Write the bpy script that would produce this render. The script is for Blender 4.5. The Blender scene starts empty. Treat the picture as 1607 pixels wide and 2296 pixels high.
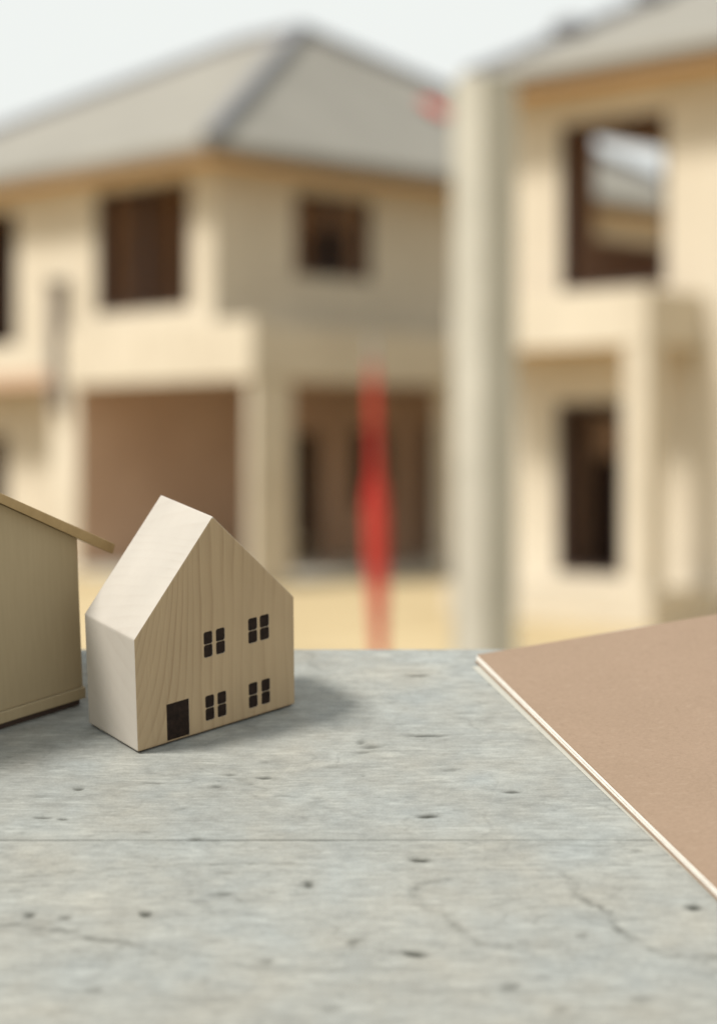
import bpy, bmesh, math, random
import numpy as np
from mathutils import Matrix, Vector

random.seed(7)
SC = bpy.context.scene
COL = SC.collection

# ------------------------------------------------------------------ camera
EYE = 1.70
cam_d = bpy.data.cameras.new("camera")
cam = bpy.data.objects.new("camera", cam_d)
COL.objects.link(cam)
cam.location = (0, 0, EYE)
cam.rotation_euler = (math.pi / 2, 0, 0)
cam_d.sensor_fit = 'VERTICAL'
cam_d.sensor_height = 24.0
cam_d.lens = 48.08
cam_d.shift_y = -118.0 / 2296.0
cam_d.clip_start = 0.05
cam_d.clip_end = 3000
cam_d.dof.use_dof = True
cam_d.dof.focus_distance = 0.634
cam_d.dof.aperture_fstop = 4.7
SC.camera = cam

# ------------------------------------------------------------------ light
SUN_EL = math.radians(52)
SUN_DIR = Vector((-0.85, -0.50, 0)).normalized()      # horizontal direction towards the sun
world = bpy.data.worlds.new("World")
SC.world = world
world.use_nodes = True
wn, wl = world.node_tree.nodes, world.node_tree.links
wn.clear()
w_out = wn.new('ShaderNodeOutputWorld')
w_bg = wn.new('ShaderNodeBackground')
w_sky = wn.new('ShaderNodeTexSky')
w_sky.sky_type = 'NISHITA'
w_sky.sun_disc = False
w_sky.sun_elevation = SUN_EL
w_sky.sun_rotation = math.atan2(SUN_DIR.x, SUN_DIR.y)
w_sky.dust_density = 6.0
w_sky.air_density = 1.0
w_sky.ozone_density = 0.5
w_mix = wn.new('ShaderNodeMixRGB')                    # a high, thin, white overcast over the sky
w_mix.inputs[0].default_value = 0.9
w_mix.inputs[2].default_value = (8.9, 9.15, 8.8, 1)
wl.new(w_sky.outputs[0], w_mix.inputs[1])
wl.new(w_mix.outputs[0], w_bg.inputs[0])
w_bg.inputs[1].default_value = 0.107
wl.new(w_bg.outputs[0], w_out.inputs[0])

sun_d = bpy.data.lights.new("sun", 'SUN')
sun_d.energy = 4.5
sun_d.angle = math.radians(12)
sun_d.color = (1.0, 0.945, 0.86)
sun = bpy.data.objects.new("sun", sun_d)
COL.objects.link(sun)
to_sun = Vector((SUN_DIR.x * math.cos(SUN_EL), SUN_DIR.y * math.cos(SUN_EL), math.sin(SUN_EL)))
sun.rotation_euler = to_sun.to_track_quat('Z', 'Y').to_euler()
sun.location = to_sun * 60

SC.view_settings.view_transform = 'Standard'
SC.view_settings.look = 'None'
SC.view_settings.exposure = 0.0
SC.view_settings.gamma = 1.0
SC.view_settings.use_curve_mapping = False
SC.render.engine = 'CYCLES'
SC.cycles.use_denoising = True
SC.cycles.max_bounces = 8
SC.cycles.diffuse_bounces = 5

# ------------------------------------------------------------------ helpers
def tag(o, label=None, cat=None, group=None, kind=None):
    if label: o["label"] = label
    if cat: o["category"] = cat
    if group: o["group"] = group
    if kind: o["kind"] = kind
    return o

def empty(name, mat4):
    o = bpy.data.objects.new(name, None)
    o.empty_display_size = 0.1
    COL.objects.link(o)
    o.matrix_world = mat4
    return o

def link(name, me, parent=None, mats=()):
    o = bpy.data.objects.new(name, me)
    for m in mats:
        me.materials.append(m)
    COL.objects.link(o)
    if parent: o.parent = parent
    return o

class MB:
    def __init__(s):
        s.v, s.f, s.m = [], [], []
    def poly(s, pts, faces, mi=0):
        k = len(s.v)
        s.v += [tuple(p) for p in pts]
        for f in faces:
            s.f.append([k + i for i in f]); s.m.append(mi)
        return s
    def box(s, x0, x1, y0, y1, z0, z1, mi=0):
        p = [(x0,y0,z0),(x1,y0,z0),(x1,y1,z0),(x0,y1,z0),(x0,y0,z1),(x1,y0,z1),(x1,y1,z1),(x0,y1,z1)]
        return s.poly(p, [(3,2,1,0),(4,5,6,7),(0,1,5,4),(1,2,6,5),(2,3,7,6),(3,0,4,7)], mi)
    def prism(s, prof, axis, d0, d1, mi=0):
        """prof: (p, q) points counter-clockwise; extruded along axis 'x', 'y' or 'z'."""
        n = len(prof)
        def P(p, q, d):
            return {'x': (d, p, q), 'y': (p, d, q), 'z': (p, q, d)}[axis]
        pts = [P(p, q, d0) for p, q in prof] + [P(p, q, d1) for p, q in prof]
        fs = [tuple(range(n)), tuple(range(2 * n - 1, n - 1, -1))]
        fs += [(i, n + i, n + (i + 1) % n, (i + 1) % n) for i in range(n)]
        return s.poly(pts, fs, mi)
    def tube(s, p0, p1, r0, r1=None, n=12, mi=0):
        r1 = r0 if r1 is None else r1
        p0, p1 = Vector(p0), Vector(p1)
        d = (p1 - p0).normalized()
        a = d.orthogonal().normalized(); b = d.cross(a)
        pts = []
        for p, r in ((p0, r0), (p1, r1)):
            for i in range(n):
                t = 2 * math.pi * i / n
                pts.append(p + a * (r * math.cos(t)) + b * (r * math.sin(t)))
        fs = [tuple(range(n - 1, -1, -1)), tuple(range(n, 2 * n))]
        fs += [(i, (i + 1) % n, n + (i + 1) % n, n + i) for i in range(n)]
        return s.poly(pts, fs, mi)
    def build(s, name, parent=None, mats=(), bevel=0, smooth=False, seg=2):
        me = bpy.data.meshes.new(name)
        me.from_pydata(s.v, [], s.f)
        me.polygons.foreach_set("material_index", s.m)
        bm = bmesh.new(); bm.from_mesh(me)
        bmesh.ops.recalc_face_normals(bm, faces=bm.faces)
        if bevel:
            bmesh.ops.bevel(bm, geom=list(bm.edges), offset=bevel, segments=seg, affect='EDGES', profile=0.6)
        bm.to_mesh(me); bm.free()
        if smooth:
            me.polygons.foreach_set("use_smooth", [True] * len(me.polygons))
        me.update()
        return link(name, me, parent, mats)

# ------------------------------------------------------------------ materials
def mat_new(name, rough=0.8, spec=0.3):
    m = bpy.data.materials.new(name)
    m.use_nodes = True
    nt = m.node_tree
    b = nt.nodes['Principled BSDF']
    b.inputs['Roughness'].default_value = rough
    b.inputs['Specular IOR Level'].default_value = spec
    return m, nt, b

def coords(nt, scale=(1, 1, 1), rot=(0, 0, 0), kind='Object'):
    tc = nt.nodes.new('ShaderNodeTexCoord')
    mp = nt.nodes.new('ShaderNodeMapping')
    mp.inputs['Scale'].default_value = scale
    mp.inputs['Rotation'].default_value = rot
    nt.links.new(tc.outputs[kind], mp.inputs[0])
    return mp.outputs[0]

def noise(nt, vec, scale, detail=4, rough=0.55, dist=0.0):
    n = nt.nodes.new('ShaderNodeTexNoise')
    n.inputs['Scale'].default_value = scale
    n.inputs['Detail'].default_value = detail
    n.inputs['Roughness'].default_value = rough
    n.inputs['Distortion'].default_value = dist
    nt.links.new(vec, n.inputs['Vector'])
    return n.outputs[0]

def ramp(nt, fac, stops):
    r = nt.nodes.new('ShaderNodeValToRGB')
    els = r.color_ramp.elements
    while len(els) < len(stops): els.new(0.5)
    for e, (p, c) in zip(els, stops):
        e.position = p
        e.color = (*c, 1) if len(c) == 3 else c
    nt.links.new(fac, r.inputs[0])
    return r.outputs[0]

def mixc(nt, fac, a, b, mode='MIX'):
    m = nt.nodes.new('ShaderNodeMixRGB')
    m.blend_type = mode
    for sock, val in ((m.inputs[0], fac), (m.inputs[1], a), (m.inputs[2], b)):
        if hasattr(val, 'links'): nt.links.new(val, sock)
        elif isinstance(val, (int, float)): sock.default_value = val
        else: sock.default_value = (*val, 1)
    return m.outputs[0]

def bump(nt, b, height, strength, dist):
    n = nt.nodes.new('ShaderNodeBump')
    n.inputs['Strength'].default_value = strength
    n.inputs['Distance'].default_value = dist
    nt.links.new(height, n.inputs['Height'])
    nt.links.new(n.outputs[0], b.inputs['Normal'])

def mottled(name, c0, c1, scale, rough=0.85, bstr=0.3, bdist=0.01, stretch=(1, 1, 1), spec=0.25):
    m, nt, b = mat_new(name, rough, spec)
    v = coords(nt, stretch)
    n = noise(nt, v, scale, 6, 0.6)
    nt.links.new(ramp(nt, n, [(0.3, c0), (0.7, c1)]), b.inputs['Base Color'])
    n2 = noise(nt, v, scale * 6, 4, 0.6)
    bump(nt, b, n2, bstr, bdist)
    return m

M = {}
def render_mat():
    m, nt, b = mat_new('cream cement render', 0.9, 0.2)
    n1 = noise(nt, coords(nt), 0.9, 5, 0.6)
    n2 = noise(nt, coords(nt, (1, 1, 0.25)), 2.6, 4, 0.6)
    n3 = noise(nt, coords(nt), 0.35, 3, 0.5)
    c = ramp(nt, n1, [(0.3, (0.494, 0.440, 0.350)), (0.7, (0.569, 0.511, 0.413))])
    c = mixc(nt, ramp(nt, n2, [(0.55, (0, 0, 0)), (0.75, (0.6, 0.6, 0.6))]), c, (0.414, 0.354, 0.275))
    c = mixc(nt, ramp(nt, n3, [(0.5, (0, 0, 0)), (0.7, (0.402, 0.400, 0.385))]), c, (0.598, 0.543, 0.451))
    nt.links.new(c, b.inputs['Base Color'])
    bump(nt, b, noise(nt, coords(nt), 14, 4, 0.6), 0.4, 0.006)
    return m
M['render'] = render_mat()
M['inner'] = mottled('raw brown plaster', (0.43, 0.295, 0.21), (0.53, 0.375, 0.275), 0.8, bdist=0.004)
M['soffit'] = mottled('ochre soffit board', (0.55, 0.34, 0.155), (0.63, 0.40, 0.19), 1.5, bdist=0.003)
M['roof'] = mottled('grey concrete roof tile', (0.215, 0.205, 0.18), (0.27, 0.257, 0.225), 0.6, 0.75, 0.4, 0.01)
M['cap'] = mottled('blue grey ridge tile', (0.18, 0.185, 0.205), (0.225, 0.23, 0.25), 2.0, 0.7)
M['fascia'] = mottled('weathered fascia board', (0.15, 0.115, 0.08), (0.2, 0.155, 0.11), 2.0, 0.8, stretch=(0.2, 0.2, 1))
M['frame'] = mottled('dark bronze frame', (0.045, 0.03, 0.026), (0.06, 0.04, 0.034), 3.0, 0.5)
M['door'] = mottled('brown grey door board', (0.17, 0.115, 0.085), (0.22, 0.15, 0.11), 2.0, 0.6, stretch=(1, 1, 0.2))
M['pipe'] = mottled('grey plastic pipe', (0.19, 0.165, 0.15), (0.24, 0.21, 0.19), 2.0, 0.5)
M['sand'] = mottled('dry sandy ground', (0.35, 0.272, 0.15), (0.52, 0.42, 0.255), 0.5, 0.95, 0.6, 0.03)
M['post'] = mottled('pale concrete', (0.37, 0.358, 0.31), (0.46, 0.445, 0.39), 1.6, 0.9, 0.4, 0.004)
M['soil'] = mottled('heaped dark soil', (0.12, 0.095, 0.06), (0.2, 0.16, 0.10), 3.0, 0.95, 0.8, 0.05)
M['black'] = mottled('burnt black', (0.009, 0.0058, 0.0045), (0.026, 0.016, 0.012), 500.0, 0.75, 0.2, 0.0001, spec=0.15)
M['paper'] = mottled('white paper edge', (0.60, 0.575, 0.53), (0.68, 0.655, 0.61), 300.0, 0.8, 0.2, 0.0001)
M['sheet'] = mottled('thin pale sheet', (0.36, 0.358, 0.32), (0.40, 0.395, 0.355), 60.0, 0.7, 0.1, 0.0001)
M['steel'] = mottled('grey painted steel', (0.20, 0.20, 0.20), (0.25, 0.25, 0.25), 20.0, 0.5)
M['red'] = mottled('red fabric', (0.42, 0.04, 0.03), (0.54, 0.065, 0.048), 9.0, 0.85, 0.3, 0.004)

def kraft():
    m, nt, b = mat_new('brown kraft board', 0.85, 0.2)
    v = coords(nt)
    n1 = noise(nt, v, 900, 3, 0.7)
    n2 = noise(nt, v, 25, 4, 0.5)
    n3 = noise(nt, coords(nt, (1, 5, 1)), 500, 3, 0.6)
    c = ramp(nt, n1, [(0.3, (0.219, 0.156, 0.110)), (0.7, (0.272, 0.195, 0.139))])
    c = mixc(nt, 0.25, c, ramp(nt, n2, [(0.35, (0.216, 0.154, 0.106)), (0.65, (0.281, 0.203, 0.146))]))
    c = mixc(nt, 0.35, c, ramp(nt, n3, [(0.3, (0.208, 0.149, 0.106)), (0.7, (0.281, 0.206, 0.149))]))
    n4 = noise(nt, coords(nt, (1, 0.45, 1), (0, 0, 0.6)), 620, 2, 0.5)
    c = mixc(nt, ramp(nt, n4, [(0.60, (0, 0, 0)), (0.74, (0.2, 0.2, 0.2))]), c, (0.158, 0.107, 0.070))
    n5 = noise(nt, coords(nt, (0.5, 1, 1), (0, 0, 0.3)), 560, 2, 0.5)
    c = mixc(nt, ramp(nt, n5, [(0.60, (0, 0, 0)), (0.74, (0.149, 0.149, 0.149))]), c, (0.372, 0.298, 0.228))
    nt.links.new(c, b.inputs['Base Color'])
    bump(nt, b, n1, 0.4, 0.0002)
    return m
M['kraft'] = kraft()

def pine(name, light, dark, pale=False):
    """solid vertical-grained pine; metres, grain along local z, growth rings across x and y"""
    m, nt, b = mat_new(name, 0.6, 0.3)
    low = noise(nt, coords(nt, (1, 1, 0.45)), 38, 2, 0.5)
    tc = nt.nodes.new('ShaderNodeTexCoord')
    sx = nt.nodes.new('ShaderNodeSeparateXYZ')
    nt.links.new(tc.outputs['Object'], sx.inputs[0])
    def math_(op, a, bb):
        n = nt.nodes.new('ShaderNodeMath'); n.operation = op
        for i, val in enumerate((a, bb)):
            if hasattr(val, 'links'): nt.links.new(val, n.inputs[i])
            else: n.inputs[i].default_value = val
        return n.outputs[0]
    # rings: position across the board, pushed about more towards one lower edge (cathedral grain)
    px = math_('ADD', math_('MULTIPLY', sx.outputs[0], 1.0), math_('MULTIPLY', sx.outputs[1], 0.35))
    near = math_('MAXIMUM', math_('SUBTRACT', 0.024, sx.outputs[0]), 0.0)
    arch = math_('MULTIPLY', math_('MULTIPLY', near, math_('SUBTRACT', sx.outputs[2], 0.004)), -26.0)
    px = math_('ADD', px, arch)
    px = math_('ADD', px, math_('MULTIPLY', math_('SUBTRACT', low, 0.5), 0.006))
    ph = math_('FRACT', math_('MULTIPLY', px, 235.0), 0.0)
    ring = ramp(nt, ph, [(0.0, (0, 0, 0)), (0.55, (0.25, 0.25, 0.25)), (0.86, (1, 1, 1)), (1.0, (0, 0, 0))])
    vary = noise(nt, coords(nt, (1, 1, 0.12)), 120, 2, 0.5)
    ring = math_('MULTIPLY', ring, ramp(nt, vary, [(0.35, (0.15,) * 3), (0.7, (1,) * 3)]))
    fine = noise(nt, coords(nt, (1, 1, 0.03)), 1500, 3, 0.6)
    fac = math_('ADD', math_('MULTIPLY', ring, 0.62), math_('MULTIPLY', math_('SUBTRACT', fine, 0.4), 0.5))
    c = mixc(nt, fac, light, dark)
    tone = noise(nt, coords(nt, (1, 1, 0.4)), 60, 3, 0.5)
    c = mixc(nt, 0.35, c, ramp(nt, tone, [(0.3, tuple(x * 0.82 for x in light)), (0.7, tuple(min(1, x * 1.1) for x in light))]))
    nt.links.new(c, b.inputs['Base Color'])
    bump(nt, b, fine, 0.25, 0.0002)
    return m
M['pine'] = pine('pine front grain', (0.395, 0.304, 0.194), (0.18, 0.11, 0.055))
M['pine_lit'] = pine('pine lit-face tint', (0.42, 0.395, 0.358), (0.375, 0.342, 0.305))  # pine copy for the bright faces, the pale skylight put into its colour

def board():
    m, nt, b = mat_new('thin basswood board', 0.65, 0.25)
    n1 = noise(nt, coords(nt, (1, 1, 0.08)), 700, 3, 0.6)
    n2 = noise(nt, coords(nt), 14, 3, 0.5)
    c = ramp(nt, n1, [(0.3, (0.312, 0.254, 0.160)), (0.7, (0.347, 0.285, 0.183))])
    c = mixc(nt, 0.4, c, ramp(nt, n2, [(0.35, (0.296, 0.242, 0.156)), (0.65, (0.382, 0.316, 0.211))]))
    nt.links.new(c, b.inputs['Base Color'])
    bump(nt, b, n1, 0.15, 0.0002)
    return m
M['board'] = board()
M['board_edge'] = mottled('darker board edge', (0.29, 0.205, 0.10), (0.36, 0.26, 0.135), 200.0, 0.7, 0.2, 0.0002)

def table_mat():
    m, nt, b = mat_new('weathered grey painted wood', 0.68, 0.25)
    at = nt.nodes.new('ShaderNodeAttribute'); at.attribute_name = 'paint'
    n1 = noise(nt, coords(nt, (0.12, 1, 1)), 900, 4, 0.65)
    n2 = noise(nt, coords(nt), 1400, 3, 0.6)
    c = mixc(nt, 1.0, at.outputs['Color'], ramp(nt, n1, [(0.25, (0.88, 0.88, 0.88)), (0.6, (1.02, 1.02, 1.02))]), 'MULTIPLY')
    c = mixc(nt, 1.0, c, ramp(nt, n2, [(0.25, (0.88, 0.88, 0.88)), (0.65, (1.05, 1.05, 1.05))]), 'MULTIPLY')
    nt.links.new(c, b.inputs['Base Color'])
    bump(nt, b, n1, 0.35, 0.0003)
    return m
M['table'] = table_mat()

# ------------------------------------------------------------------ ground
def ground():
    rng = np.random.default_rng(3)
    xs = np.concatenate([[-900, -300, -120], np.arange(-40, 41, 0.8), [120, 300, 900]])
    ys = np.concatenate([[-300, -60], np.arange(-4, 60, 0.8), [120, 300, 1500]])
    X, Y = np.meshgrid(xs, ys)
    Z = 0.03 * np.sin(X * 1.3 + Y * 0.7) * np.sin(Y * 1.1 - X * 0.4) + rng.normal(0, 0.012, X.shape)
    Z[(np.abs(X) > 41) | (Y > 61) | (Y < -5)] = 0
    Z -= 0.05
    ny, nx = X.shape
    idx = np.arange(nx * ny).reshape(ny, nx)
    q = np.stack([idx[:-1, :-1], idx[:-1, 1:], idx[1:, 1:], idx[1:, :-1]], -1).reshape(-1, 4)
    me = bpy.data.meshes.new('ground')
    me.from_pydata(np.stack([X, Y, Z], -1).reshape(-1, 3).tolist(), [], q.tolist())
    me.polygons.foreach_set("use_smooth", [True] * len(me.polygons))
    o = link('ground', me, None, [M['sand']])
    tag(o, 'dry sandy yellow building plot around the unfinished houses', 'ground', kind='structure')
ground()

# ------------------------------------------------------------------ house shells
ROT = math.atan2(0.703, 0.711)      # both houses stand parallel

def panel(name, parent, axis, pos, thick, s0, s1, z0, z1, holes, mats):
    """a wall slab with real openings. axis 'a': plane x=pos..pos+thick, s along y. axis 'b': plane y=pos.., s along x.
    outer face uses mats[0], inner face and reveals mats[1]"""
    ss = sorted({s0, s1, *[h[0] for h in holes], *[h[1] for h in holes]})
    zs = sorted({z0, z1, *[h[2] for h in holes], *[h[3] for h in holes]})
    def solid(i, j):
        if i < 0 or j < 0 or i >= len(ss) - 1 or j >= len(zs) - 1: return False
        cs, cz = (ss[i] + ss[i + 1]) / 2, (zs[j] + zs[j + 1]) / 2
        return not any(h[0] < cs < h[1] and h[2] < cz < h[3] for h in holes)
    mb = MB()
    def P(s, z, d):
        return (pos + d, s, z) if axis == 'a' else (s, pos + d, z)
    for i in range(len(ss) - 1):
        for j in range(len(zs) - 1):
            if not solid(i, j): continue
            a0, a1, b0, b1 = ss[i], ss[i + 1], zs[j], zs[j + 1]
            mb.poly([P(a0, b0, 0), P(a1, b0, 0), P(a1, b1, 0), P(a0, b1, 0)], [(0, 1, 2, 3)], 0)
            mb.poly([P(a0, b0, thick), P(a1, b0, thick), P(a1, b1, thick), P(a0, b1, thick)], [(3, 2, 1, 0)], 1)
            for (di, dj, q) in ((-1, 0, [(a0, b0), (a0, b1)]), (1, 0, [(a1, b0), (a1, b1)]), (0, -1, [(a0, b0), (a1, b0)]), (0, 1, [(a0, b1), (a1, b1)])):
                if not solid(i + di, j + dj):
                    (p, r), (p2, r2) = q
                    mb.poly([P(p, r, 0), P(p2, r2, 0), P(p2, r2, thick), P(p, r, thick)], [(0, 1, 2, 3)], 0)
    me_o = mb.build(name, parent, mats)
    bm = bmesh.new(); bm.from_mesh(me_o.data)
    bmesh.ops.remove_doubles(bm, verts=bm.verts, dist=1e-4)
    bmesh.ops.recalc_face_normals(bm, faces=bm.faces)
    bm.to_mesh(me_o.data); bm.free()
    return me_o

def frame(parent, axis, pos, s0, s1, z0, z1, w=0.05, d=0.17, mull=True):
    mb = MB()
    def B(a0, a1, c0, c1):
        if axis == 'a': mb.box(pos, pos + d, a0, a1, c0, c1)
        else: mb.box(a0, a1, pos, pos + d, c0, c1)
    e = 0.003
    B(s0 + e, s0 + w, z0 + e, z1 - e); B(s1 - w, s1 - e, z0 + e, z1 - e)
    B(s0 + w, s1 - w, z0 + e, z0 + w); B(s0 + w, s1 - w, z1 - w, z1 - e)
    if mull: B((s0 + s1) / 2 - w / 2, (s0 + s1) / 2 + w / 2, z0 + w, z1 - w)
    return mb.build('window_frame', parent, [M['frame']])

W2 = [M['render'], M['inner']]

def bar(mb, p, q, w, h):
    """square-section bar lying along p-q"""
    p, q = Vector(p), Vector(q)
    d = (q - p).normalized(); side = d.cross(Vector((0, 0, 1))).normalized() * w / 2
    up = side.cross(d).normalized() * h / 2
    pts = [p - side - up, p + side - up, p + side + up, p - side + up, q - side - up, q + side - up, q + side + up, q - side + up]
    mb.poly(pts, [(0, 1, 2, 3), (7, 6, 5, 4), (0, 4, 5, 1), (1, 5, 6, 2), (2, 6, 7, 3), (3, 7, 4, 0)])

# --- the house in the middle of the picture: hipped roof, carport under the corner
H1 = empty('unfinished_house', Matrix.Translation((-2.034, 28.75, 0)) @ Matrix.Rotation(ROT, 4, 'Z'))
tag(H1, 'unfinished two-storey cream house with grey hipped roof and open carport corner', 'house')
ZE = 5.85
panel('wall', H1, 'a', 0.0, 0.2, 0.0, 10.3, 3.05, ZE, [(0.50, 2.68, 3.86, 5.68), (4.70, 5.95, 3.5, 5.6), (7.2, 8.6, 3.92, 5.5)], W2)
panel('wall', H1, 'b', 0.0, 0.2, 0.2, 11.0, 3.05, ZE, [(1.55, 3.14, 4.38, 5.6)], W2)
panel('wall', H1, 'a', 11.0, -0.2, 0.2, 10.3, 0.0, ZE, [(3.0, 4.5, 4.0, 5.4)], W2)
panel('wall', H1, 'b', 10.3, -0.2, 0.2, 10.8, 0.0, ZE, [], W2)
panel('partition_wall', H1, 'b', 3.4, 0.12, 0.2, 10.8, 3.2, ZE - 0.05, [(6.0, 6.9, 3.2, 5.3)], [M['inner']] * 2)
panel('partition_wall', H1, 'a', 3.6, 0.12, 0.2, 3.4, 3.2, ZE - 0.05, [(1.0, 1.9, 3.2, 5.3)], [M['inner']] * 2)
panel('wall', H1, 'a', 0.0, 0.2, 3.303, 3.75, 0.0, 3.047, [], W2)
MB().box(-0.02, 0.0, 3.11, 3.75, 0.0, 2.797).build('pilaster', H1, [M['render']])
panel('wall', H1, 'b', 3.75, -0.2, 0.2, 1.0, 0.0, 3.047, [], W2)
panel('wall', H1, 'a', 1.0, 0.2, 3.55, 10.3, 0.0, 3.047, [(6.4, 7.3, 0.0, 2.1), (8.3, 9.4, 0.9, 2.2)], W2)
panel('carport_wall', H1, 'b', 3.1, 0.2, 0.003, 9.3, 0.0, 2.85, [(4.42, 5.08, 0.0, 2.14), (5.78, 6.76, 0.88, 2.22), (7.5, 8.2, 0.0, 2.32)], [M['inner']] * 2)
panel('carport_wall', H1, 'a', 9.3, 0.15, -1.0, 3.1, 0.0, 2.85, [], [M['inner'], M['render']])
MB().box(7.52, 8.18, 3.14, 3.19, 0.05, 2.3).build('door', H1, [M['door']])
MB().box(0.005, 10.99, -0.795, 10.29, 2.85, 3.05).build('floor_slab', H1, [M['inner']])
MB().box(-0.05, 9.3, -1.05, 3.09, -0.1, 0.06).build('carport_floor', H1, [M['post']])
MB().box(-0.6, 11.6, -0.6, 10.9, ZE, ZE + 0.1).build('soffit', H1, [M['soffit']])
MB().box(-0.65, -0.603, -0.65, 10.95, ZE - 0.02, ZE + 0.103).build('fascia', H1, [M['fascia']])
MB().box(-0.6, 11.65, -0.65, -0.603, ZE - 0.02, ZE + 0.103).build('fascia', H1, [M['fascia']])
# porch beams, set proud of the upper walls
MB().box(-0.25, 0.0, -1.1, 3.15, 2.80, 3.62).build('beam', H1, [M['render']], bevel=0.012)
MB().box(0.003, 11.0, -1.1, -0.8, 2.80, 3.53).build('beam', H1, [M['render']], bevel=0.012)
MB().box(0.003, 10.99, -0.797, -0.003, 3.07, 3.2).build('porch_roof', H1, [M['render']])
MB().box(-0.2, 0.52, -1.07, -0.94, 0.0, 2.797).build('column', H1, [M['render']], bevel=0.01)
MB().box(3.66, 4.05, -1.07, -0.82, 0.0, 2.797).build('column', H1, [M['render']], bevel=0.01)
frame(H1, 'a', 0.015, 0.50, 2.68, 3.86, 5.68)
frame(H1, 'a', 0.015, 4.70, 5.95, 3.5, 5.6)
frame(H1, 'b', 0.015, 1.55, 3.14, 4.38, 5.6)
pm = MB()
pm.tube((-0.12, 3.5, 2.45), (-0.12, 3.5, 4.25), 0.12, n=16)
pm.tube((-0.12, 3.5, 4.25), (-0.12, 3.5, 4.42), 0.12, 0.18, n=16)
pm.build('drain_pipe', H1, [M['pipe']])
# hipped roof
r0, r1 = (4.2, 2.7, 8.72), (4.2, 4.15, 8.72)
E0, E1, E2, E3 = (-0.66, -0.66, 5.955), (11.66, -0.66, 5.955), (11.66, 10.96, 5.955), (-0.66, 10.96, 5.955)
rm = MB()
lo = [(x, y, z) for x, y, z in (E0, E1, E2, E3)]
hi = [(x, y, z + 0.09) for x, y, z in lo]
rm.poly(lo + hi + [r0, r1], [(3, 2, 1, 0), (0, 1, 5, 4), (1, 2, 6, 5), (2, 3, 7, 6), (3, 0, 4, 7), (4, 5, 8), (5, 6, 9, 8), (6, 7, 9), (7, 4, 8, 9)])
roof1 = rm.build('roof', H1, [M['roof']])
for p, q in ((hi[0], r0), (hi[1], r0), (r0, r1), (r1, hi[3]), (r1, hi[2])):
    cm = MB()
    n = 14
    P_, Q_ = Vector(p), Vector(q)
    n = max(3, int((Q_ - P_).length / 0.42))
    for i in range(n):
        a, b_ = P_.lerp(Q_, i / n), P_.lerp(Q_, (i + 0.97) / n)
        cm.tube(a + Vector((0, 0, 0.02)), b_ + Vector((0, 0, 0.045)), 0.115, 0.10, n=10)
    cm.build('ridge_cap', roof1, [M['cap']])

# --- the house on the right: gabled end behind the post, porch with a bright parapet
H2 = empty('unfinished_house', Matrix.Translation((2.656, 22.995, 0)) @ Matrix.Rotation(ROT, 4, 'Z'))
tag(H2, 'unfinished cream house at the right edge with see-through upper window and porch', 'house')
panel('wall', H2, 'a', 0.0, 0.2, -7.0, 1.3, 0.0, ZE, [(-0.98, 0.52, 3.6, 5.5), (-0.38, 0.57, 0.40, 2.35), (-4.6, -3.2, 3.64, 5.46)], W2)
panel('wall', H2, 'b', 1.3, -0.2, 0.2, 8.0, 0.0, ZE, [(1.36, 3.3, 4.36, 5.62), (1.36, 2.6, 0.62, 2.2)], [M['render'], M['inner']])
panel('wall', H2, 'a', 8.0, -0.2, -7.0, 1.1, 0.0, ZE, [], W2)
panel('wall', H2, 'b', -7.0, 0.2, 0.2, 7.8, 0.0, ZE, [], W2)
panel('partition_wall', H2, 'a', 4.2, 0.12, -6.8, 1.1, 3.25, ZE - 0.03, [], [M['inner']] * 2)
MB().box(0.205, 7.795, -6.795, 1.095, 3.02, 3.22).build('floor_slab', H2, [M['inner']])
MB().box(0.205, 7.795, -6.795, 1.095, 0.1, 0.38).build('floor_slab', H2, [M['inner']])
MB().box(-0.58, 8.6, -7.6, 1.38, ZE, ZE + 0.1).build('soffit', H2, [M['soffit']])
MB().box(-0.64, -0.583, -7.65, 1.4, ZE - 0.02, ZE + 0.103).build('fascia', H2, [M['fascia']])
MB().box(-1.0, -0.82, -1.48, 1.28, 2.90, 3.50).build('parapet', H2, [M['render']], bevel=0.012)
MB().box(-0.817, -0.003, -1.48, -1.30, 2.90, 3.47).build('parapet', H2, [M['render']], bevel=0.01)
MB().box(-0.815, -0.003, -1.297, 1.28, 2.92, 3.05).build('porch_ceiling', H2, [M['soffit']])
MB().box(-0.99, -0.69, -1.47, -1.16, 0.0, 2.897).build('column', H2, [M['render']], bevel=0.012)
MB().box(-1.1, -0.003, -1.6, 1.28, -0.1, 0.33).build('porch_floor', H2, [M['render']])
frame(H2, 'a', 0.015, -0.98, 0.52, 3.6, 5.5, w=0.06, mull=False)
frame(H2, 'a', 0.015, -0.38, 0.57, 0.40, 2.35, w=0.06, mull=False)
st = MB()
for i in range(9):
    st.box(1.30 + i * 0.13, 1.30 + (i + 1) * 0.13 - 0.002, 0.15, 1.05, 0.385, 1.72 - i * 0.15)
st.build('stair', H2, [M['frame']])
g = MB()
pr = [(-0.68, 5.955), (8.68, 5.955), (8.68, 6.04), (4.0, 7.96), (-0.68, 6.04)]
g.prism(pr, 'y', -7.7, 1.42)
roof2 = g.build('roof', H2, [M['roof']])
for k, t_ in enumerate((0.0, 0.25, 0.5, 0.75)):
    a = Vector((-0.6, 1.36, 6.1)).lerp(Vector((4.0, 1.36, 8.0)), t_)
    b_ = Vector((-0.6, 1.36, 6.1)).lerp(Vector((4.0, 1.36, 8.0)), t_ + 0.24)
    cm = MB(); cm.tube(a, b_, 0.10, 0.085, n=10)
    cm.build('verge_cap', roof2, [M['cap']])
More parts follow.
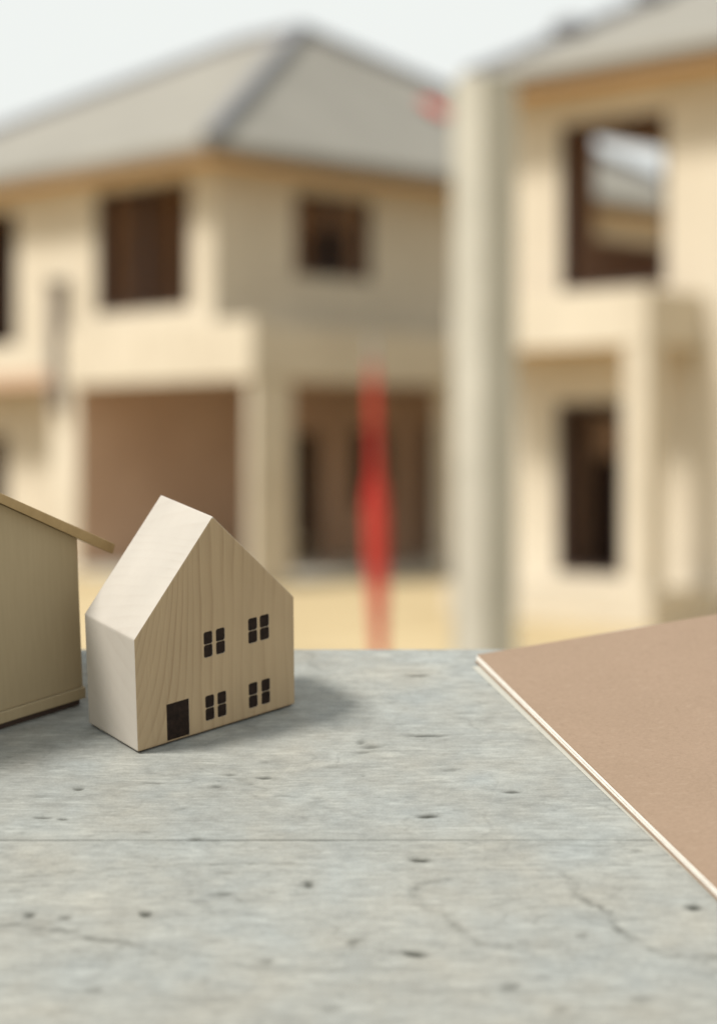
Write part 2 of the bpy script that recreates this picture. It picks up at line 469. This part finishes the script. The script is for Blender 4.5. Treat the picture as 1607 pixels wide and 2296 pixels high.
for a in (1.11, 2.72):
    z = 6.04 + (a + 0.68) * (7.96 - 6.04) / 4.68
    vb = MB()
    vb.tube((a, 1.3, z - 0.06), (a, 1.3, z + 0.10), 0.14, 0.14, n=14)
    vb.tube((a, 1.3, z + 0.10), (a, 1.3, z + 0.22), 0.24, 0.16, n=14)
    vb.build('roof_vent', roof2, [M['cap']], smooth=False)

# ------------------------------------------------------------------ things standing in the plot
def post():
    R = Matrix.Translation((0.733, 12.0, 0)) @ Matrix.Rotation(ROT, 4, 'Z')
    e = empty('concrete_post', R)
    tag(e, 'tall square grey concrete post between the two unfinished houses', 'post')
    mb = MB(); mb.box(0, 0.30, 0, 0.255, -0.1, 3.93)
    mb.build('shaft', e, [M['post']], bevel=0.012)
    mb = MB(); mb.prism([(0.01, 0.01), (0.29, 0.01), (0.29, 0.245), (0.01, 0.245)], 'z', 3.932, 3.97)
    mb.build('cap', e, [M['post']], bevel=0.01)
post()

def parasol():
    e = empty('closed_parasol', Matrix.Translation((0.135, 12.0, 0)) @ Matrix.Rotation(math.radians(-1.3), 4, 'Y') )
    tag(e, 'closed red parasol standing in front of the carport', 'parasol')
    # folded cloth: a lobed, tapering lathe
    prof = [(0.48, 0.022), (0.62, 0.029), (0.85, 0.039), (1.10, 0.050), (1.35, 0.054), (1.5, 0.048), (1.62, 0.025), (1.68, 0.021), (1.8, 0.022), (2.0, 0.024), (2.15, 0.021), (2.27, 0.015), (2.33, 0.009)]
    mb = MB(); n = 48; pts = []
    for z, r in prof:
        for i in range(n):
            t = 2 * math.pi * i / n
            rr = r * (1 + 0.3 * math.cos(7 * t + z * 2.0))
            pts.append((rr * math.cos(t), rr * math.sin(t), z))
    fs = []
    for k in range(len(prof) - 1):
        for i in range(n):
            fs.append((k * n + i, k * n + (i + 1) % n, (k + 1) * n + (i + 1) % n, (k + 1) * n + i))
    fs.append(tuple(range((len(prof) - 1) * n, len(prof) * n)))
    mb.poly(pts, fs)
    mb.build('canopy', e, [M['red']], smooth=True)
    MB().tube((0, 0, -0.1), (0, 0, 2.36), 0.017, n=12).build('pole', e, [M['steel']])
    MB().tube((0, 0, 1.655), (0, 0, 1.70), 0.033, n=20).build('strap', e, [M['red']])
    MB().tube((0, 0, 2.36), (0, 0, 2.42), 0.02, 0.006, n=12).build('finial', e, [M['steel']])
    MB().box(-0.22, 0.22, -0.22, 0.22, -0.06, 0.05).build('base', e, [M['post']], bevel=0.02)
parasol()

def cloth():
    # a rag left on the right-hand slope of the hipped roof
    m = H1.matrix_world
    nx, ny = 10, 8
    vs, fs = [], []
    sl = (8.72 - 6.045) / 3.36
    for j in range(ny):
        for i in range(nx):
            a = 5.60 + (i / (nx - 1) - 0.5) * 0.42 + 0.03 * math.sin(j)
            b_ = 1.0 + (j / (ny - 1) - 0.5) * 0.34 + 0.03 * math.sin(i * 1.7)
            z = 6.045 + (b_ + 0.66) * sl + 0.05 + 0.03 * math.sin(i * 1.9) * math.cos(j * 1.4)
            vs.append(m @ Vector((a, b_, z)))
    o0 = vs[0].copy()
    mb = MB()
    mb.poly([v - o0 for v in vs], [(j * nx + i, j * nx + i + 1, (j + 1) * nx + i + 1, (j + 1) * nx + i) for j in range(ny - 1) for i in range(nx - 1)])
    o = mb.build('rag', None, [M['red']], smooth=True)
    o.location = o0
    s = o.modifiers.new('thick', 'SOLIDIFY'); s.thickness = 0.012
    tag(o, 'faded red rag lying on the grey hipped roof', 'rag')
cloth()

def heap():
    mb = MB(); n, k = 28, 7
    rng = random.Random(4)
    pts = []
    for j in range(k):
        f = j / (k - 1)
        for i in range(n):
            t = 2 * math.pi * i / n
            r = (1 - f ** 1.3) * 0.95 * (1 + 0.12 * math.sin(3 * t) + rng.uniform(-0.06, 0.06)) + 0.02
            pts.append((r * math.cos(t), 0.8 * r * math.sin(t), -0.08 + 0.62 * f + rng.uniform(-0.03, 0.03)))
    fs = [(j * n + i, j * n + (i + 1) % n, (j + 1) * n + (i + 1) % n, (j + 1) * n + i) for j in range(k - 1) for i in range(n)]
    fs.append(tuple(range((k - 1) * n, k * n)))
    mb.poly(pts, fs)
    o = mb.build('soil_heap', None, [M['soil']], smooth=True)
    o.location = (3.62, 19.0, -0.03)
    tag(o, 'low heap of dark soil by the right house', 'heap')
heap()

# ------------------------------------------------------------------ drafting table, tilted towards the viewer
TILT = math.radians(16.25)
T = Matrix.Translation((-0.0698, 0.65, 1.6066)) @ Matrix.Rotation(TILT, 4, 'X')   # table frame: x right, y up the slope, z out of the board
mm = 0.001

def vnoise(X, Y, seed, octs=4, gain=0.5):
    out = np.zeros_like(X); amp = 1.0; tot = 0
    rng = np.random.default_rng(seed)
    for o in range(octs):
        L = rng.random((256, 256))
        x, y = X * 2 ** o + 37.3 * o, Y * 2 ** o + 11.7 * o
        xi, yi = np.floor(x).astype(int), np.floor(y).astype(int)
        fx, fy = x - xi, y - yi
        fx, fy = fx * fx * (3 - 2 * fx), fy * fy * (3 - 2 * fy)
        g = lambda i, j: L[(yi + j) & 255, (xi + i) & 255]
        v = (g(0, 0) * (1 - fx) + g(1, 0) * fx) * (1 - fy) + (g(0, 1) * (1 - fx) + g(1, 1) * fx) * fy
        out += amp * v; tot += amp; amp *= gain
    return out / tot

# knots, nail dents and splits, in millimetres on the board: x, y, half length, half width, angle, depth
PITS = [(90.3, 65.9, 3.4, 0.7, 0.0, 1), (91.5, 14.7, 6.0, 0.8, 0.0, 0.8), (116.6, -27.1, 2.3, 0.8, 0.0, 0.8), (90.4, -43.5, 3.1, 1.15, 0.15, 1), (87.2, -71.5, 2.7, 1.1, -0.05, 1),
        (84.2, -123.4, 3.0, 1.4, -0.22, 1), (160.3, -98.9, 1.9, 1.5, 0, .9), (107.9, -140.1, 2.4, 2.0, 0.8, 0.5), (149.5, -65.7, 1.7, 1.0, 0.0, 0.35), (98.3, -11.6, 3.0, 1.0, 0.2, 0.35), (74.1, 6.0, 3.0, 1.2, 0.1, 0.6), (70.5, 9.5, 1.6, 1.4, 0.5, .5), (71.5, 1.8, 2.6, .8, 0, .5),
        (-15.4, -24.9, 1.5, 0.9, 0, 0.8), (-23.4, -44.5, 2.6, 0.75, 0, 0.8), (-17.3, -45.7, 1.7, 0.75, 0, 0.8), (7.0, -20.8, 3.0, 0.9, 0, 0.5), (29.9, -14.8, 2.2, 0.7, 0, 0.5), (26.3, -23.1, 1.6, 0.8, 0, 0.6), (40.7, -17.2, 2.4, 0.8, 0, 0.75),
        (22.9, -58.6, 2.6, 0.9, 0, 0.7), (55.8, -85.6, 1.5, 2.0, 0, 0.8), (12.9, -102.5, 1.5, 1.5, 0, 0.9), (-18.4, -102.9, 1.5, 1.6, 0, 0.8), (-8.6, -104.7, 1.5, 1.1, 0, 0.6), (32.7, -91.4, 2.6, 1.1, 0, 0.5),
        (68.8, -117.4, 2.7, 1.3, 0.5, 0.55), (46.2, -127.6, 1.9, 1.3, 0, 0.5), (4.0, -141.0, 2.3, 1.6, 0.1, 0.4), (-26.0, -30.0, 3, 0.9, 0, 0.3), (129.0, -114.0, 1.6, 1.3, 0, 0.4), (61.0, -9.0, 2.5, .8, .1, .35), (104.0, 33.0, 2.2, .7, .1, .3), (111.0, 50.0, 1.7, .6, 0, .3),
        (63.0, -150.0, 3, 1.4, 0.1, .4), (140.0, -146.0, 3, 1.6, 0.1, .3), (120.0, -150.0, 2.2, 1.3, 0.3, .35), (18.0, -38.0, 1.8, .7, .2, .3), (47.0, -30.0, 2.6, .7, 0, .3)]
CRACKS = [([(-120, -90), (-60, -87), (-29.6, -84.3), (-20.8, -81.1), (-10, -78.2)], 0.5, 0.55), ([(-5.5, -79.1), (4.1, -75.8), (19.1, -74.4), (31.6, -73.8), (50.5, -73.4)], 0.5, 0.45),
          ([(-90, -104), (-25.6, -108.3), (-19.7, -108), (-14.6, -110), (-4.9, -111.9), (-0.9, -115.6), (8.6, -117.4), (17.3, -122.5)], 0.9, 0.55), ([(20, -120.2), (29.1, -124.8), (34.9, -125.9), (40.8, -129.8), (58, -131.4), (90, -131)], 0.9, 0.35),
          ([(94.6, -83.1), (87.1, -85.7), (84.5, -90.8), (87.9, -98.3), (93.7, -103.8), (95.3, -109.2), (98, -113.9), (101.9, -118.6), (112, -121)], 1.0, 0.55),
          ([(127, -80), (129.3, -83.1), (129.6, -92.1), (136.6, -100.8), (137.9, -109.2), (142.8, -117.4), (148.9, -123.7), (156.1, -125.4), (180, -124)], 1.0, 0.6),
          ([(75, -66), (95, -67.4), (112, -66.6)], 0.4, 0.3), ([(84, 16), (104, 15)], 0.4, 0.4), ([(112, -62), (150, -63.0)], 0.4, 0.3), ([(118, -74), (146, -74.5)], 0.5, 0.25),
          ([(-60, -140), (-20, -139), (10, -143), (40, -147)], 1.0, 0.3), ([(60, -138), (90, -142), (130, -141)], 1.0, 0.25)]
SPLIT_Y = -59.0

def plank(name, parent, y0, y1, seed):
    xs = np.concatenate([np.linspace(-330, -76, 60)[:-1], np.arange(-76, 222, 0.5), np.linspace(222, 420, 50)])
    ys = np.arange(max(y0, -178), y1 + 1e-6, 0.5)
    if y0 < -178: ys = np.concatenate([np.linspace(y0, -178, 25)[:-1], ys])
    ys[-1] = y1; ys[0] = y0
    X, Y = np.meshgrid(xs, ys)
    wob = (vnoise(X / 35, Y / 35, 5, 3) - 0.5) * 3
    streak = vnoise(X / 16, Y / 1.3 + wob, seed, 4, 0.6)
    streak2 = vnoise(X / 5, Y / 0.8 + wob, seed + 1, 3, 0.6)
    blot = vnoise(X / 30, Y / 16, 21, 4, 0.55)
    warm = vnoise(X / 22, Y / 22, 33, 4, 0.55)
    fine = vnoise(X / 1.4, Y / 1.1, 41, 3, 0.6)
    lump = vnoise(X / 4.5, Y / 3.0, 52, 3, 0.6)
    base = np.array([0.263, 0.269, 0.251])
    val = 0.98 + 0.24 * (blot - 0.5) + 0.20 * (streak - 0.5) + 0.14 * (streak2 - 0.5) + 0.20 * (fine - 0.5) + 0.26 * (lump - 0.5)
    val += 0.17 * np.clip((vnoise(X / 8.0, Y / 1.6 + wob, 71, 3, 0.6) - 0.56) * 4, 0, 1)          # flakes of paler paint
    C = base[None, None, :] * val[..., None]
    k = (warm - 0.5) * 0.12
    C[..., 0] *= 1 + k; C[..., 2] *= 1 - k * 1.15
    Zh = 0.10 * (streak - 0.5) + 0.10 * (streak2 - 0.5) + 0.08 * (fine - 0.5) + 0.14 * (lump - 0.5)
    dark = np.zeros_like(X)
    wx = (vnoise(X / 2.2, Y / 2.2, 61, 3) - 0.5) * 1.6
    wy = (vnoise(X / 2.2, Y / 2.2, 62, 3) - 0.5) * 1.2
    for (px, py, L, Wd, an, dep) in PITS:
        L, Wd = L * 1.12, Wd * 1.2
        sel = (np.abs(X - px) < L * 3 + 3) & (np.abs(Y - py) < L * 3 + 3)
        if not sel.any(): continue
        dx, dy = X[sel] + wx[sel] - px, Y[sel] + wy[sel] - py
        c, s = math.cos(an), math.sin(an)
        u, v = (dx * c + dy * s) / L, (-dx * s + dy * c) / Wd
        dark[sel] = np.maximum(dark[sel], dep * np.exp(-(u * u + v * v) ** 1.3))
    # many faint extra dents
    rng = np.random.default_rng(77)
    for _ in range(420):
        px, py = rng.uniform(-76, 220), rng.uniform(-176, 92)
        L, Wd, dep = rng.uniform(0.6, 2.2), rng.uniform(0.35, 0.8), rng.uniform(0.08, 0.32)
        sel = (np.abs(X - px) < L * 3) & (np.abs(Y - py) < Wd * 4)
        if not sel.any(): continue
        u, v = (X[sel] + wx[sel] - px) / L, (Y[sel] + wy[sel] * 0.6 - py) / Wd
        dark[sel] = np.maximum(dark[sel], dep * np.exp(-(u * u + v * v)))
    for pts, wd, dep in CRACKS:
        for (ax, ay), (bx, by) in zip(pts[:-1], pts[1:]):
            sel = (X > min(ax, bx) - 6) & (X < max(ax, bx) + 6) & (Y > min(ay, by) - 6) & (Y < max(ay, by) + 6)
            if not sel.any(): continue
            x, y = X[sel] + wx[sel] * 1.3, Y[sel] + wy[sel] * 1.3
            L2 = (bx - ax) ** 2 + (by - ay) ** 2
            t = np.clip(((x - ax) * (bx - ax) + (y - ay) * (by - ay)) / L2, 0, 1)
            d = np.hypot(x - ax - t * (bx - ax), y - ay - t * (by - ay))
            fade = 0.25 + 2.2 * (lump[sel] - 0.38)
            dark[sel] = np.maximum(dark[sel], dep * np.clip(fade, 0.15, 1) * 0.9 * np.exp(-(d / (wd * (1.0 + 1.1 * blot[sel]))) ** 2))
    # worn lip along the joint between the planks
    dj = np.abs(Y - SPLIT_Y) - 0.1
    lip = np.exp(-(np.maximum(dj, 0) / 0.5) ** 2) * np.clip(1.15 - np.maximum(X - 60, 0) / 90, 0.45, 1) * (0.2 + 0.8 * np.clip((vnoise(X / 25, Y * 0 + 3.3, 91, 3) - 0.35) * 3, 0, 1))
    dark = np.maximum(dark, lip * 0.45)
    fe = np.exp(-(np.maximum(y1 - Y, 0) / 0.9) ** 2) if y1 > 50 else np.zeros_like(X)
    # old growth lines showing through the paint
    fld = vnoise(X / 70 + 3.1, Y / 34 + 1.7, 101, 3, 0.5) * 9 + (vnoise(X / 9, Y / 6, 102, 3) - 0.5) * 0.5
    near = np.abs(fld - np.round(fld))
    vein = np.exp(-(near / 0.055) ** 2) * np.clip((vnoise(X / 18, Y / 12, 103, 3) - 0.45) * 4, 0, 1)
    dark = np.maximum(dark, vein * 0.17)
    dark = np.maximum(dark, fe * 0.6)
    dirt = np.clip(dark, 0, 1)[..., None]
    C = C * (1 - dirt) + dirt * np.array([0.035, 0.036, 0.028])
    Zh -= 0.55 * dark + 0.5 * fe
    Zh += -0.12
    ny, nx = X.shape
    V = np.stack([X, Y, Zh], -1).reshape(-1, 3) * mm
    idx = np.arange(nx * ny).reshape(ny, nx)
    q = np.stack([idx[:-1, :-1], idx[:-1, 1:], idx[1:, 1:], idx[1:, :-1]], -1).reshape(-1, 4)
    # skirt and underside
    loop = np.concatenate([idx[0, :], idx[1:, -1], idx[-1, -2::-1], idx[-2:0:-1, 0]])
    low = V[loop].copy(); low[:, 2] = -0.022
    k0 = len(V); nl = len(loop)
    V = np.concatenate([V, low])
    a = np.arange(nl); b = (a + 1) % nl
    sk = np.stack([loop[b], loop[a], k0 + a, k0 + b], -1)
    faces_q = np.concatenate([q, sk])
    me = bpy.data.meshes.new(name)
    nq = len(faces_q)
    me.vertices.add(len(V)); me.vertices.foreach_set('co', V.astype(np.float32).ravel())
    me.loops.add(nq * 4 + nl); me.polygons.add(nq + 1)
    li = np.concatenate([faces_q.ravel(), (k0 + np.arange(nl))[::-1]])
    me.loops.foreach_set('vertex_index', li.astype(np.int32))
    ls = np.concatenate([np.arange(nq) * 4, [nq * 4]]).astype(np.int32)
    me.polygons.foreach_set('loop_start', ls)
    sm = np.zeros(nq + 1, bool); sm[:len(q)] = True
    me.update(calc_edges=True)
    me.validate()
    me.polygons.foreach_set('use_smooth', sm)
    ca = me.color_attributes.new('paint', 'FLOAT_COLOR', 'POINT')
    full = np.ones((len(V), 4), np.float32)
    full[:k0, :3] = np.clip(C.reshape(-1, 3), 0, 1); full[k0:, :3] = base * 0.8
    ca.data.foreach_set('color', full.ravel())
    return link(name, me, parent, [M['table']])

TB = empty('drafting_table', T)
tag(TB, 'weathered grey painted wooden drafting table with cracks and dents', 'table')
plank('plank', TB, SPLIT_Y + 0.03, 91.8, 11)
plank('plank', TB, -300.0, SPLIT_Y - 0.03, 15)
for x in (-260, 350):
    MB().box((x - 20) * mm, (x + 20) * mm, -290 * mm, 80 * mm, -0.062, -0.0225).build('batten', TB, [M['steel']], bevel=0.002)
Ti = T.inverted()
for x in (-260, 350):
    for y in (-250, 40):
        top = Vector((x * mm, y * mm, -0.06))
        wt = T @ top
        foot = Ti @ Vector((wt.x * 1.0, wt.y + (-0.12 if y < 0 else 0.25), -0.04))
        MB().tube(top, foot, 0.014, 0.014, n=14).build('leg', TB, [M['steel']])

# ------------------------------------------------------------------ solid wooden toy house
def toy():
    A, B, Hh, RX, RH = 0.0622, 0.0296, 0.0386, 0.0305, 0.0730
    e = empty('toy_house', T @ Matrix.Translation((0, 0, 0.00008)) @ Matrix.Rotation(math.radians(38.66), 4, 'Z'))
    tag(e, 'small solid pine toy house with black door and four black windows', 'toy house')
    prof = [(0, 0.0006), (A, 0.0006), (A, Hh), (RX, RH), (0, Hh)]
    MB().box(0.001, A - 0.001, 0.001, B - 0.001, 0.0, 0.00058).build('foot', e, [M['frame']])  # dark plate, colours in the contact-shadow line below the body
    mb = MB(); mb.prism(prof, 'y', 0.0, B)
    body = mb.build('body', e, [M['pine'], M['pine_lit']], bevel=0.0006, seg=2)
    WIN = [((26.3, 29.2), (31.0, 34.0), 25.7, 35.0), ((43.8, 46.9), (48.4, 51.6), 26.3, 35.5), ((26.4, 29.4), (31.1, 34.1), 3.8, 13.0), ((43.6, 46.7), (48.7, 51.7), 3.6, 12.9)]
    WIN = [((a0 - 0.28, a1 + 0.22), (b0 - 0.22, b1 + 0.28), z0 + 0.25, z1 - 0.25) for (a0, a1), (b0, b1), z0, z1 in WIN]
    D = 0.0005
    def cham(m_, x0, x1, y0, y1, z0, z1, c):
        m_.prism([(x0 + c, z0), (x1 - c, z0), (x1, z0 + c), (x1, z1 - c), (x1 - c, z1), (x0 + c, z1), (x0, z1 - c), (x0, z0 + c)], 'y', y0, y1)
    cut = MB()
    def rows(z0, z1):
        zm = (z0 + z1) / 2
        return (z0, zm - 0.07), (zm + 0.07, z1)
    for p0, p1, z0, z1 in WIN:
        for p in (p0, p1):
            for c0, c1 in rows(z0, z1):
                cham(cut, p[0] * mm, p[1] * mm, -0.002, D, c0 * mm, c1 * mm, 0.00045)
    cut.box(0.0112, 0.0198, -0.002, D, -0.002, 0.0138)
    cutter = cut.build('cutter', e)
    bo = body.modifiers.new('b', 'BOOLEAN'); bo.object = cutter; bo.operation = 'DIFFERENCE'; bo.solver = 'EXACT'
    bpy.context.view_layer.update()
    dg = bpy.context.evaluated_depsgraph_get()
    me = bpy.data.meshes.new_from_object(body.evaluated_get(dg))
    body.modifiers.clear(); body.data = me; me.name = 'body'
    bpy.data.objects.remove(cutter)
    if len(me.materials) < 2:
        me.materials.clear(); me.materials.append(M['pine']); me.materials.append(M['pine_lit'])
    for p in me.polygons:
        p.material_index = 1 if (p.normal.z > 0.25 or p.normal.x < -0.6) else 0  # roof and left side take the copy with the light painted in
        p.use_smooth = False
    def inset(name, x0, x1, z0, z1, parent):
        m_ = MB(); cham(m_, x0, x1, D - 0.0004, D + 0.0004, z0, z1, 0.00043 if name == 'pane' else 0.0003)
        return m_.build(name, parent, [M['black']])
    k = 0.00008
    for p0, p1, z0, z1 in WIN:
        w = bpy.data.objects.new('window', None); w.empty_display_size = 0.005
        COL.objects.link(w); w.parent = e
        for p in (p0, p1):
            for c0, c1 in rows(z0, z1):
                inset('pane', p[0] * mm + k, p[1] * mm - k, c0 * mm + k, c1 * mm - k, w)
    inset('door', 0.0112 + k, 0.0198 - k, 0.0013, 0.0138 - k, e)
toy()

# ------------------------------------------------------------------ thin-board model house at the left edge
def model_house():
    ang = math.radians(41.5)
    Wd, Dp, Hw, rise, th = 0.090, 0.060, 0.0585, 0.0285, 0.0025
    # origin at the right front corner of the walls
    e = empty('model_house', T @ Matrix.Translation((-22.3 * mm, 40.0 * mm, 0.00005)) @ Matrix.Rotation(ang, 4, 'Z'))
    tag(e, 'tan thin-board model house with overhanging roof, cut by the left edge', 'model house')
    MB().box(-Wd - 0.0008, 0.0006, -0.0008, Dp + 0.0008, 0.0024, 0.0064).build('base', e, [M['board']], bevel=0.0004)
    MB().box(-Wd + 0.001, -0.001, 0.0008, Dp - 0.001, 0.0, 0.00235).build('foot', e, [M['frame']])  # dark pad standing in for the black shadow under the base
    gp = [(-Wd, 0.0065), (0, 0.0065), (0, Hw), (-Wd / 2, Hw + rise), (-Wd, Hw)]
    f = MB(); f.prism(gp, 'y', 0.0, th); f.build('wall', e, [M['board']], bevel=0.00025)
    f = MB(); f.prism(gp, 'y', Dp - th, Dp); f.build('wall', e, [M['board']], bevel=0.00025)
    MB().box(-th, -0.0001, th + 0.0001, Dp - th - 0.0001, 0.0065, Hw - 0.001).build('wall', e, [M['board']])
    MB().box(-Wd + 0.0001, -Wd + th, th + 0.0001, Dp - th - 0.0001, 0.0065, Hw - 0.001).build('wall', e, [M['board']])
    sl = rise / (Wd / 2)
    L = math.hypot(1, sl)
    ov, tk, fo = 0.0115, 0.0029, 0.0035
    def line(x, off):   # right-hand slope, off = distance above the wall top
        return Hw - x * sl + off
    for sgn, x_in, x_out in ((1, -Wd / 2, ov), (-1, -Wd / 2, -Wd - ov)):
        def zz(x, off):
            return line(x, off) if sgn == 1 else Hw + (x + Wd) * sl + off
        up = tk * L
        q = [(x_in, zz(x_in, 0.0002)), (x_out, zz(x_out, 0.0002)), (x_out + sgn * 0.0012, zz(x_out, up)), (x_in, zz(x_in, up))]
        if sgn < 0: q = q[::-1]
        m_ = MB(); m_.prism(q, 'y', -fo, Dp + fo)
        m_.build('roof_board', e, [M['board_edge']], bevel=0.0003)
model_house()

# ------------------------------------------------------------------ kraft covered notebook and the sheet under it
def notebook():
    c, l = Vector((110.6, 77.7)), Vector((166.5, -94.7))
    ang = math.atan2(l.y - c.y, l.x - c.x)       # along the left edge, towards the viewer
    e = empty('notebook', T @ Matrix.Translation((c.x * mm, c.y * mm, 0.0003)) @ Matrix.Rotation(ang + math.pi / 2, 4, 'Z'))
    tag(e, 'brown kraft notebook with white page edges overhanging the table corner', 'notebook')
    # local x to the right across the cover, local -y towards the viewer along the page edge
    Lg, Wd = 0.24, 0.17
    sl = 0.042                                    # thicker towards the spine
    def wedge(x0, x1, y0, y1, a0, a1):            # a0, a1: height at the fore edge, bottom and top
        f = lambda x, h: h + sl * x * h / 0.0022
        m_ = MB()
        pts = [(x0, f(x0, a0)), (x1, f(x1, a0)), (x1, f(x1, a1)), (x0, f(x0, a1))]
        m_.prism(pts, 'y', y0, y1)
        return m_
    MB().box(0.0003, Wd, -Lg, -0.0002, 0.0, 0.0003).build('back_cover', e, [M['kraft']])
    for i, (dx, dy) in enumerate(((0.0009, 0.0006), (0.0006, 0.0003), (0.0011, 0.0008), (0.0007, 0.0004))):
        wedge(dx, Wd, -Lg + dy, -dy, 0.00032 + i * 0.00042, 0.00032 + i * 0.00042 + 0.0004).build('pages', e, [M['paper']])
    wedge(0.0012, Wd + 0.001, -Lg - 0.0004, 0.0, 0.00201, 0.00245).build('cover', e, [M['kraft']], bevel=0.00012)
    s = empty('paper_sheet', T @ Matrix.Translation((c.x * mm, c.y * mm, 0.00003)) @ Matrix.Rotation(ang + math.pi / 2 + math.radians(0.85), 4, 'Z'))
    tag(s, 'thin pale sheet peeking out under the brown notebook', 'paper')
    MB().box(-0.0024, 0.10, -0.19, -0.004, 0.0, 0.00012).build('leaf', s, [M['sheet']])
notebook()
